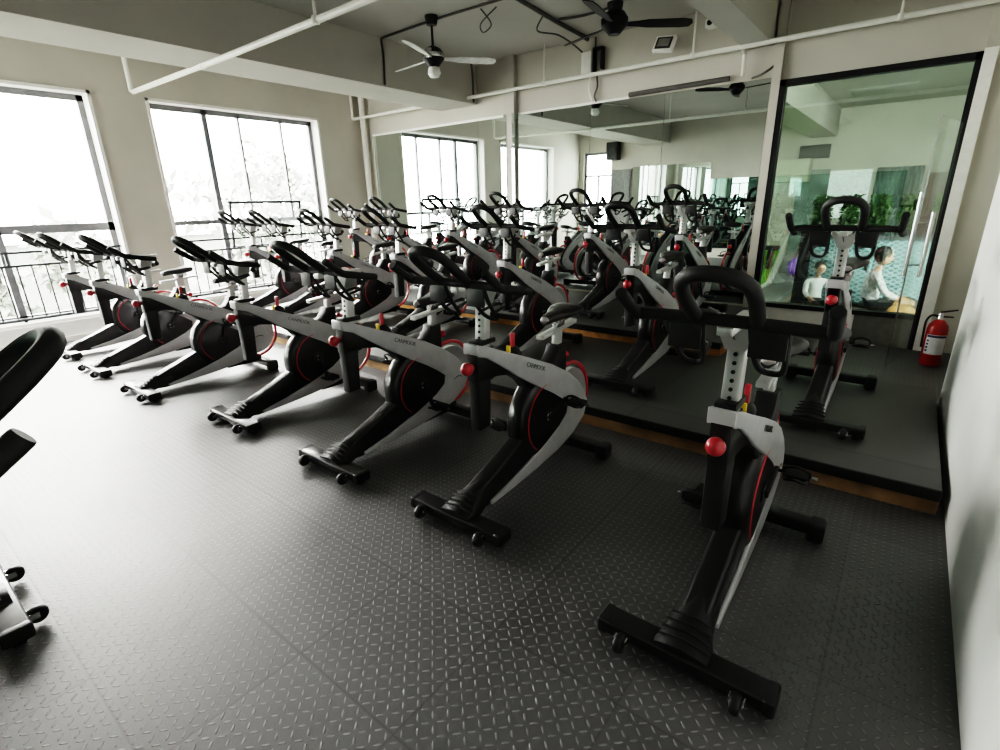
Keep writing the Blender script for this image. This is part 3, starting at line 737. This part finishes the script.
# ------------------------------------------------------------------ the next room behind the glass front
NX0, NX1, NY1 = -9.0, 3.2, 17.0
struct(MB().box(NX0, NX1, YB + .2, NY1, -.1, 0), 'floor_next_room', M['gym_floor'])
struct(MB().box(NX0, NX1, YB + .2, NY1, 3.6, 3.7), 'ceiling_next_room', M['ceiling'])
struct(MB().box(NX0, NX1, NY1, NY1 + .2, 0, 3.6), 'wall_far', M['wall'])
struct(MB().box(NX0 - .2, NX0, YB + .2, NY1, 0, 3.6), 'wall_far_left', M['wall'])
struct(MB().box(NX1, NX1 + .2, YB + .2, NY1, 0, 3.6), 'wall_far_right', M['wall'])
struct(MB().prism([(NX0, 9.0), (-1.95, 9.0), (-1.95, 10.4), (-2.95, NY1), (NX0, NY1)], .0, .012, axis='z'), 'turf_lane', M['turf'], label='bright green turf lane in the next room')
struct(MB().prism([(-1.95, 9.0), (-1.86, 9.0), (-1.86, 10.4), (-2.75, NY1), (-2.95, NY1), (-1.95, 10.4)], .0, .014, axis='z'), 'lane_line', M['white_trim'], label='white line beside the turf lane')
struct(MB().box(-2.6, -2.0, YB + .2, NY1, 2.95, 3.6), 'beam_next_room', M['beam'])
struct(MB().box(-2.75, -2.0, NY1 - .055, NY1 - .005, 0, 2.15), 'door_2', M['curtain'], label='dark glass doorway at the far wall of the next room')
o = MB().box(-2.45, -1.08, NY1 - .045, NY1 - .005, .9, 2.1).obj('glowing_white_board', M['bright']); tag(o, 'white board with added glow on the far wall of the next room', 'board')
o = MB().box(-3.3, -2.45, NY1 - .5, NY1 - .005, 1.85, 2.42, .01).obj('cream_cabinet', M['cream']); tag(o, 'cream wall cabinet high on the far wall of the next room', 'cabinet')
o = MB().box(-2.8, -2.08, NY1 - .12, NY1 - .005, 2.425, 2.76, .01).obj('television', M['screen']); tag(o, 'flat dark television high on the far wall of the next room', 'television')
dp = MB(); pts = [(-.98 + .95 * i / 59, NY1 - .1 + .035 * math.sin(i * 1.1)) for i in range(60)]
vs = [(x, y, .1) for x, y in pts] + [(x, y, 2.12) for x, y in pts]
o = dp.add(vs, [(i, i + 1, 61 + i, 60 + i) for i in range(59)]).obj('curtain', M['curtain']); tag(o, 'grey green curtain on the far wall of the next room', 'curtain')
o = MB().box(.05, .62, NY1 - .065, NY1 - .005, .0, 1.95).obj('poster', M['maroon']); tag(o, 'dark maroon panel on the far wall of the next room', 'panel')
# lattice divider with planter
t = thing('lattice_divider', 'teal lattice divider with a black end post, behind the glass front', 'divider', (-.4, 8.6, 0))
MB().box(-.70, .95, -.02, .02, .06, .93).obj('lattice_board', M['lattice'], t)
MB().box(-.84, -.68, -.05, .05, 0, 1.04).obj('end_post', M['black_metal'], t)
MB().box(.93, 1.0, -.05, .05, 0, 1.02).obj('end_post', M['black_metal'], t)
MB().box(-.68, .93, -.04, .04, .92, .97).obj('top_rail', M['rail'], t)
MB().box(-.68, .93, -.04, .04, .04, .08).obj('bottom_rail', M['rail'], t)
def bush(x, y, z, r, h, label, n=520):
    t = thing('potted_plant', label, 'plant', (x, y, z), 0, 'plants along the lattice divider')
    MB().lathe([(.07, 0), (.10, .14), (.11, .15), (.09, .15)], 16).obj('pot', M['black_metal'], t)
    MB().tube([(0, 0, .1), (0, 0, .1 + h * .5)], .012, 6).obj('stem', M['trunk'], t)
    mb = MB()
    for i in range(n):
        a, u = random.uniform(0, 2 * PI), random.random() ** .5
        p = Vector((r * u * math.cos(a), r * u * math.sin(a), .14 + h * random.random()))
        mx = T(*p) @ Euler((random.uniform(-1, 1), random.uniform(-1, 1), a)).to_matrix().to_4x4()
        s = random.uniform(.028, .042)
        mb.add([(0, -s * .3, 0), (s, -s * .35, .01), (s * 1.8, 0, -.01), (s, s * .35, .01), (0, s * .3, 0)], [(0, 1, 2, 3, 4)], mx=mx)
    mb.obj('foliage', M['leaf'], t)
sh = MB().box(-1.22, .6, 8.68, 8.98, 0, .93).obj('planter_shelf', M['black_metal']); tag(sh, 'dark planter shelf behind the lattice divider', 'shelf')
for x, l in ((-1.06, 'leafy green plant at the left end of the lattice divider'), (-.73, 'leafy green plant second from the left on the lattice divider'), (-.40, 'leafy green plant behind the platform bike handlebar loop'),
             (-.07, 'leafy dark plant above the seated person in the checked shirt'), (.26, 'leafy dark plant beside the door handles')):
    bush(x, 8.84, .93, .09, .40, l)
# people sitting on the floor by the lattice
def skin_mesh(name, joints, edges, mats, parent, lvl=1, zsplit=None):
    me = bpy.data.meshes.new(name); me.from_pydata([j[0] for j in joints], edges, []); me.update()
    o = bpy.data.objects.new(name, me); COL.objects.link(o)
    sk = o.modifiers.new('skin', 'SKIN'); sk.use_smooth_shade = True; sk.branch_smoothing = .6
    for i, j in enumerate(joints):
        r = j[1]; me.skin_vertices[0].data[i].radius = (r, r) if isinstance(r, (int, float)) else r
    me.skin_vertices[0].data[0].use_root = True
    ss = o.modifiers.new('sub', 'SUBSURF'); ss.levels = ss.render_levels = lvl
    bpy.context.view_layer.update()
    m2 = bpy.data.meshes.new_from_object(o.evaluated_get(bpy.context.evaluated_depsgraph_get()))
    bpy.data.objects.remove(o)
    m2.materials.clear()
    for m in mats: m2.materials.append(m)
    if zsplit:
        for p in m2.polygons: p.material_index = zsplit(p.center)
    for p in m2.polygons: p.use_smooth = True
    n = bpy.data.objects.new(name, m2); COL.objects.link(n); n.parent = parent
    return n
def seated_person(loc, rz, k, top, label, ponytail):
    """sitting on the floor with legs forward (+y local), head bent a little down; k = size"""
    t = thing('person', label, 'person', loc, rz)
    J = [((0, 0, .12), .15), ((0, .0, .26), .135), ((0, .01, .42), .14), ((0, .03, .55), .10), ((0, .05, .62), .052), ((0, .07, .68), .055),
         ((.17, .02, .53), .058), ((.22, .12, .34), .046), ((.17, .33, .24), .036), ((.15, .39, .22), .03),
         ((-.17, .02, .53), .058), ((-.22, .12, .34), .046), ((-.17, .33, .24), .036), ((-.15, .39, .22), .03),
         ((.11, .08, .11), .10), ((.17, .46, .20), .07), ((.10, .80, .06), .048), ((.10, .90, .07), .04),
         ((-.11, .08, .11), .10), ((-.17, .46, .20), .07), ((-.10, .80, .06), .048), ((-.10, .90, .07), .04)]
    J = [(tuple(c * k for c in p), r * k) for p, r in J]
    E = [(0, 1), (1, 2), (2, 3), (3, 4), (4, 5), (3, 6), (6, 7), (7, 8), (8, 9), (3, 10), (10, 11), (11, 12), (12, 13), (0, 14), (14, 15), (15, 16), (16, 17), (0, 18), (18, 19), (19, 20), (20, 21)]
    def part(c):
        c = c / k
        if c.z > .60: return 0
        if c.y > .26 and c.z > .18 and abs(c.x) < .3 and c.y < .45 and c.z > .205: return 0
        if c.z > .235 and c.y < .3: return 1
        return 2
    skin_mesh('body', J, E, [M['skin'], top, M['dark_cloth']], t, 2, part)
    hd = MB().sphere((0, .09 * k, .79 * k), .10 * k, sc=(.82, .95, 1.12), u=20, v=14)
    hd.sphere((0, .185 * k, .775 * k), .016 * k).sphere((.083 * k, .09 * k, .78 * k), .02 * k, sc=(.5, 1, 1.4)).sphere((-.083 * k, .09 * k, .78 * k), .02 * k, sc=(.5, 1, 1.4))
    h = hd.obj('head', M['skin'], t)
    MB().sphere((.033 * k, .172 * k, .80 * k), .011 * k).sphere((-.033 * k, .172 * k, .80 * k), .011 * k).obj('eyes', M['hair'], h)
    MB().box(-.02 * k, .02 * k, .172 * k, .18 * k, .738 * k, .745 * k).obj('mouth', M['red_paint'], h)
    hr = MB().sphere((0, .07 * k, .815 * k), .108 * k, sc=(.88, .95, 1.05), u=20, v=14)
    if ponytail: hr.tube(smooth([(0, -.02 * k, .83 * k), (0, -.08 * k, .80 * k), (0, -.10 * k, .68 * k), (0, -.08 * k, .58 * k)], 4), [.03 * k] * 8 + [.03 * k, .026 * k, .02 * k, .014 * k, .008 * k], 8)
    hr.obj('hair', M['hair'], h)
    for s in (-1, 1):
        hm = MB(); base = Vector((s * .15, .385, .22)) * k
        hm.sphere(base + Vector((0, .03, -.005)) * k, .036 * k, sc=(.9, 1.1, .45))
        for q in range(4):
            dx = (-.027 + q * .018) * k; ln = (.05, .06, .055, .042)[q] * k
            hm.tube([base + Vector((dx, .055 * k, -.004)), base + Vector((dx, .055 * k + ln * .55, -.012 * k)), base + Vector((dx, .055 * k + ln, -.035 * k))], [.0095 * k, .009 * k, .007 * k], 6)
        hm.tube([base + Vector((-s * .03 * k, .015 * k, 0)), base + Vector((-s * .055 * k, .04 * k, -.008 * k)), base + Vector((-s * .055 * k, .065 * k, -.02 * k))], [.011 * k, .010 * k, .008 * k], 6)
        hm.obj('hand', M['skin'], t)
    return t
seated_person((-.30, 8.1, 0), math.radians(-75), .95, M['shirt'], 'person with dark hair in a pale checked shirt, sitting on the floor behind the glass', True)
seated_person((-.92, 8.2, 0), math.radians(-150), .72, M['white_cloth'], 'small person with dark hair in white, sitting by the lattice behind the platform bike', False)
t = thing('shoulder_bag', 'tan bag on the floor beside the person in the checked shirt', 'bag', (.06, 7.85, 0), .3)
MB().sphere((0, 0, .11), .12, sc=(1.3, .6, .9), u=20, v=12).obj('bag_body', M['tan'], t)
MB().tube(smooth([(-.1, 0, .18), (-.05, 0, .28), (.05, 0, .28), (.1, 0, .18)], 5), .01, 8).obj('bag_handle', M['tan'], t)
o = MB().box(-.35, .6, 7.1, 7.7, 0, .02, .004).obj('exercise_mat', M['green_mat']); tag(o, 'dark green exercise mat on the floor behind the glass front', 'mat')
t = thing('weight_bench', 'black flat bench beside the turf lane in the next room', 'bench', (-2.75, 12.6, 0))
MB().box(-.7, .55, -.14, .14, .40, .48, .02).obj('bench_pad', M['grip'], t)
for x in (-.55, .4): MB().box(x - .03, x + .03, -.2, .2, 0, .40).obj('leg', M['black_metal'], t)
b = MB().sphere((-1.66, 11.6, .18), .18, u=20, v=14).obj('exercise_ball', M['purple']); tag(b, 'purple exercise ball on the grey floor of the next room', 'ball')

# ------------------------------------------------------------------ outdoors
struct(MB().box(-90, XL - 1.2, -50, 60, -6.2, -6), 'ground', M['ground'])
def tree(x, y, zb, h, r, label, conifer=False, n=900):
    t = thing('tree', label, 'tree', (x, y, zb), 0, 'trees outside the windows')
    MB().tube([(0, 0, 0), (.1, .05, h * .5), (0, 0, h * .92)], [.22, .15, .04], 8).obj('trunk', M['trunk'], t)
    mb = MB(); blobs = [(random.uniform(-.5, .5) * r, random.uniform(-.5, .5) * r, h * random.uniform(.45, .9), r * random.uniform(.35, .6)) for _ in range(9)]
    for i in range(n):
        if conifer:
            u = random.random(); zz = h * (.2 + .8 * u); rr = r * (1 - u) * random.uniform(.3, 1) * (.6 + .4 * math.sin(u * 40)); a = random.uniform(0, 2 * PI)
            p = Vector((rr * math.cos(a), rr * math.sin(a), zz))
        else:
            bx, by, bz, br = random.choice(blobs); d = Vector((random.gauss(0, 1), random.gauss(0, 1), random.gauss(0, 1))).normalized() * br * random.uniform(.5, 1)
            p = Vector((bx, by, bz)) + d
        mx = T(*p) @ Euler((random.uniform(-1.3, 1.3), random.uniform(-1.3, 1.3), random.uniform(0, 6.3))).to_matrix().to_4x4()
        s = random.uniform(.12, .3)
        mb.add([(-s, 0, 0), (0, -s * .5, .02), (s, 0, 0), (0, s * .5, .02)], [(0, 1, 2, 3)], mx=mx)
    mb.obj('foliage', M['tree_leaf'], t)
tree(-17, 2.2, -6, 8.3, 2.2, 'pale hazy conifer outside the left window', True, 1500)
tree(-20, 4.9, -6, 8.0, 2.0, 'pale hazy tree outside at the right side of the left window')
tree(-17, 8.4, -6, 9.0, 2.4, 'pale hazy broadleaf tree outside the divided window')
tree(-22, 13.0, -6, 10.2, 2.6, 'pale hazy tree farther off outside the divided window')
tree(-15, -.8, -6, 6.6, 2.0, 'pale hazy low tree outside the lower left window pane')
tree(-14, 4.6, -6, 6.4, 2.2, 'pale hazy low tree outside below the window pier')
t = thing('building', 'pale low building across the yard outside the left window', 'building', (-34, 9, -6))
MB().box(-4, 4, -9, 9, 0, 6.3).obj('building_wall', M['ground'], t)
MB().box(-4.3, 4.3, -9.3, 9.3, 6.3, 6.6).obj('building_roof', M['white_trim'], t)
for y in (-6, -2, 2, 6): MB().box(3.98, 4.03, y - .8, y + .8, 3.6, 5.2).obj('building_window', M['frame_grey'], t)

# ------------------------------------------------------------------ light
w = bpy.data.worlds.new('overcast'); bpy.context.scene.world = w; w.use_nodes = True
nt = w.node_tree; N, L = nt.nodes, nt.links; bg = N['Background']
tc = N.new('ShaderNodeTexCoord'); sp = N.new('ShaderNodeSeparateXYZ'); L.new(tc.outputs['Generated'], sp.inputs[0])
rp = N.new('ShaderNodeValToRGB'); rp.color_ramp.elements[0].position = .35; rp.color_ramp.elements[1].position = .7
rp.color_ramp.elements[0].color = (.62, .62, .58, 1); rp.color_ramp.elements[1].color = (1, .965, .92, 1)
mp = N.new('ShaderNodeMapRange'); mp.inputs['From Min'].default_value = -1; L.new(sp.outputs[2], mp.inputs['Value'])
L.new(mp.outputs[0], rp.inputs['Fac']); L.new(rp.outputs['Color'], bg.inputs['Color']); bg.inputs['Strength'].default_value = 40.0
def area(name, loc, rot, sx, sy, power, col=(1, 1, 1), portal=False):
    l = bpy.data.lights.new(name, 'AREA'); l.shape = 'RECTANGLE'; l.size = sx; l.size_y = sy; l.energy = power; l.color = col
    if portal: l.cycles.is_portal = True
    o = bpy.data.objects.new(name, l); COL.objects.link(o); o.location = loc; o.rotation_euler = rot; return o
for n, wd in enumerate((W1, W2)):
    area('window_portal_%d' % n, (XL - .3, (wd[0] + wd[1]) / 2, (WS + WT) / 2), (0, -PI / 2, 0), WT - WS, wd[1] - wd[0], 1, portal=True)
area('window_portal_2', ((F3[0] + F3[1]) / 2, YF - .19, 1.65), (PI / 2, 0, 0), F3[1] - F3[0], 2.3, 1, portal=True)
# fill lights added under the next room's ceiling to brighten it
for x, y in ((-1.0, 9.5), (-4.5, 11.0), (-1.0, 14.0)):
    area('next_room_fill', (x, y, 3.55), (0, 0, 0), 1.2, .3, 13, (1, .99, .95))
sun = bpy.data.lights.new('sun', 'SUN'); sun.energy = 6.0; sun.angle = math.radians(12); sun.color = (1, .98, .94)
so2 = bpy.data.objects.new('sun', sun); COL.objects.link(so2); so2.rotation_euler = Vector((.86, .25, -.55)).to_track_quat('-Z', 'Y').to_euler()

# ------------------------------------------------------------------ camera
yaw, pit, rol, fpx = -.66703, .32421, -.024605, 512.33
cy, sy = math.cos(yaw), math.sin(yaw)
fwd = Vector((sy * math.cos(pit), cy * math.cos(pit), -math.sin(pit))); rt = Vector((cy, -sy, 0)); up = rt.cross(fwd)
c_, s_ = math.cos(rol), math.sin(rol)
r2, u2 = c_ * rt + s_ * up, -s_ * rt + c_ * up
cam = bpy.data.cameras.new('camera'); co = bpy.data.objects.new('camera', cam); COL.objects.link(co)
mw = Matrix((r2, u2, -fwd)).transposed().to_4x4(); mw.translation = (0, 0, 1.5); co.matrix_world = mw
cam.sensor_fit = 'HORIZONTAL'; cam.sensor_width = 36; cam.lens = fpx / 1000 * 36; cam.clip_start = .02
sc = bpy.context.scene; sc.camera = co
sc.view_settings.view_transform = 'Filmic'; sc.view_settings.look = 'Very High Contrast'; sc.view_settings.exposure = 0.45
sc.cycles.max_bounces = 12; sc.cycles.diffuse_bounces = 5; sc.cycles.glossy_bounces = 5; sc.cycles.transparent_max_bounces = 16
sc.cycles.sample_clamp_indirect = 6
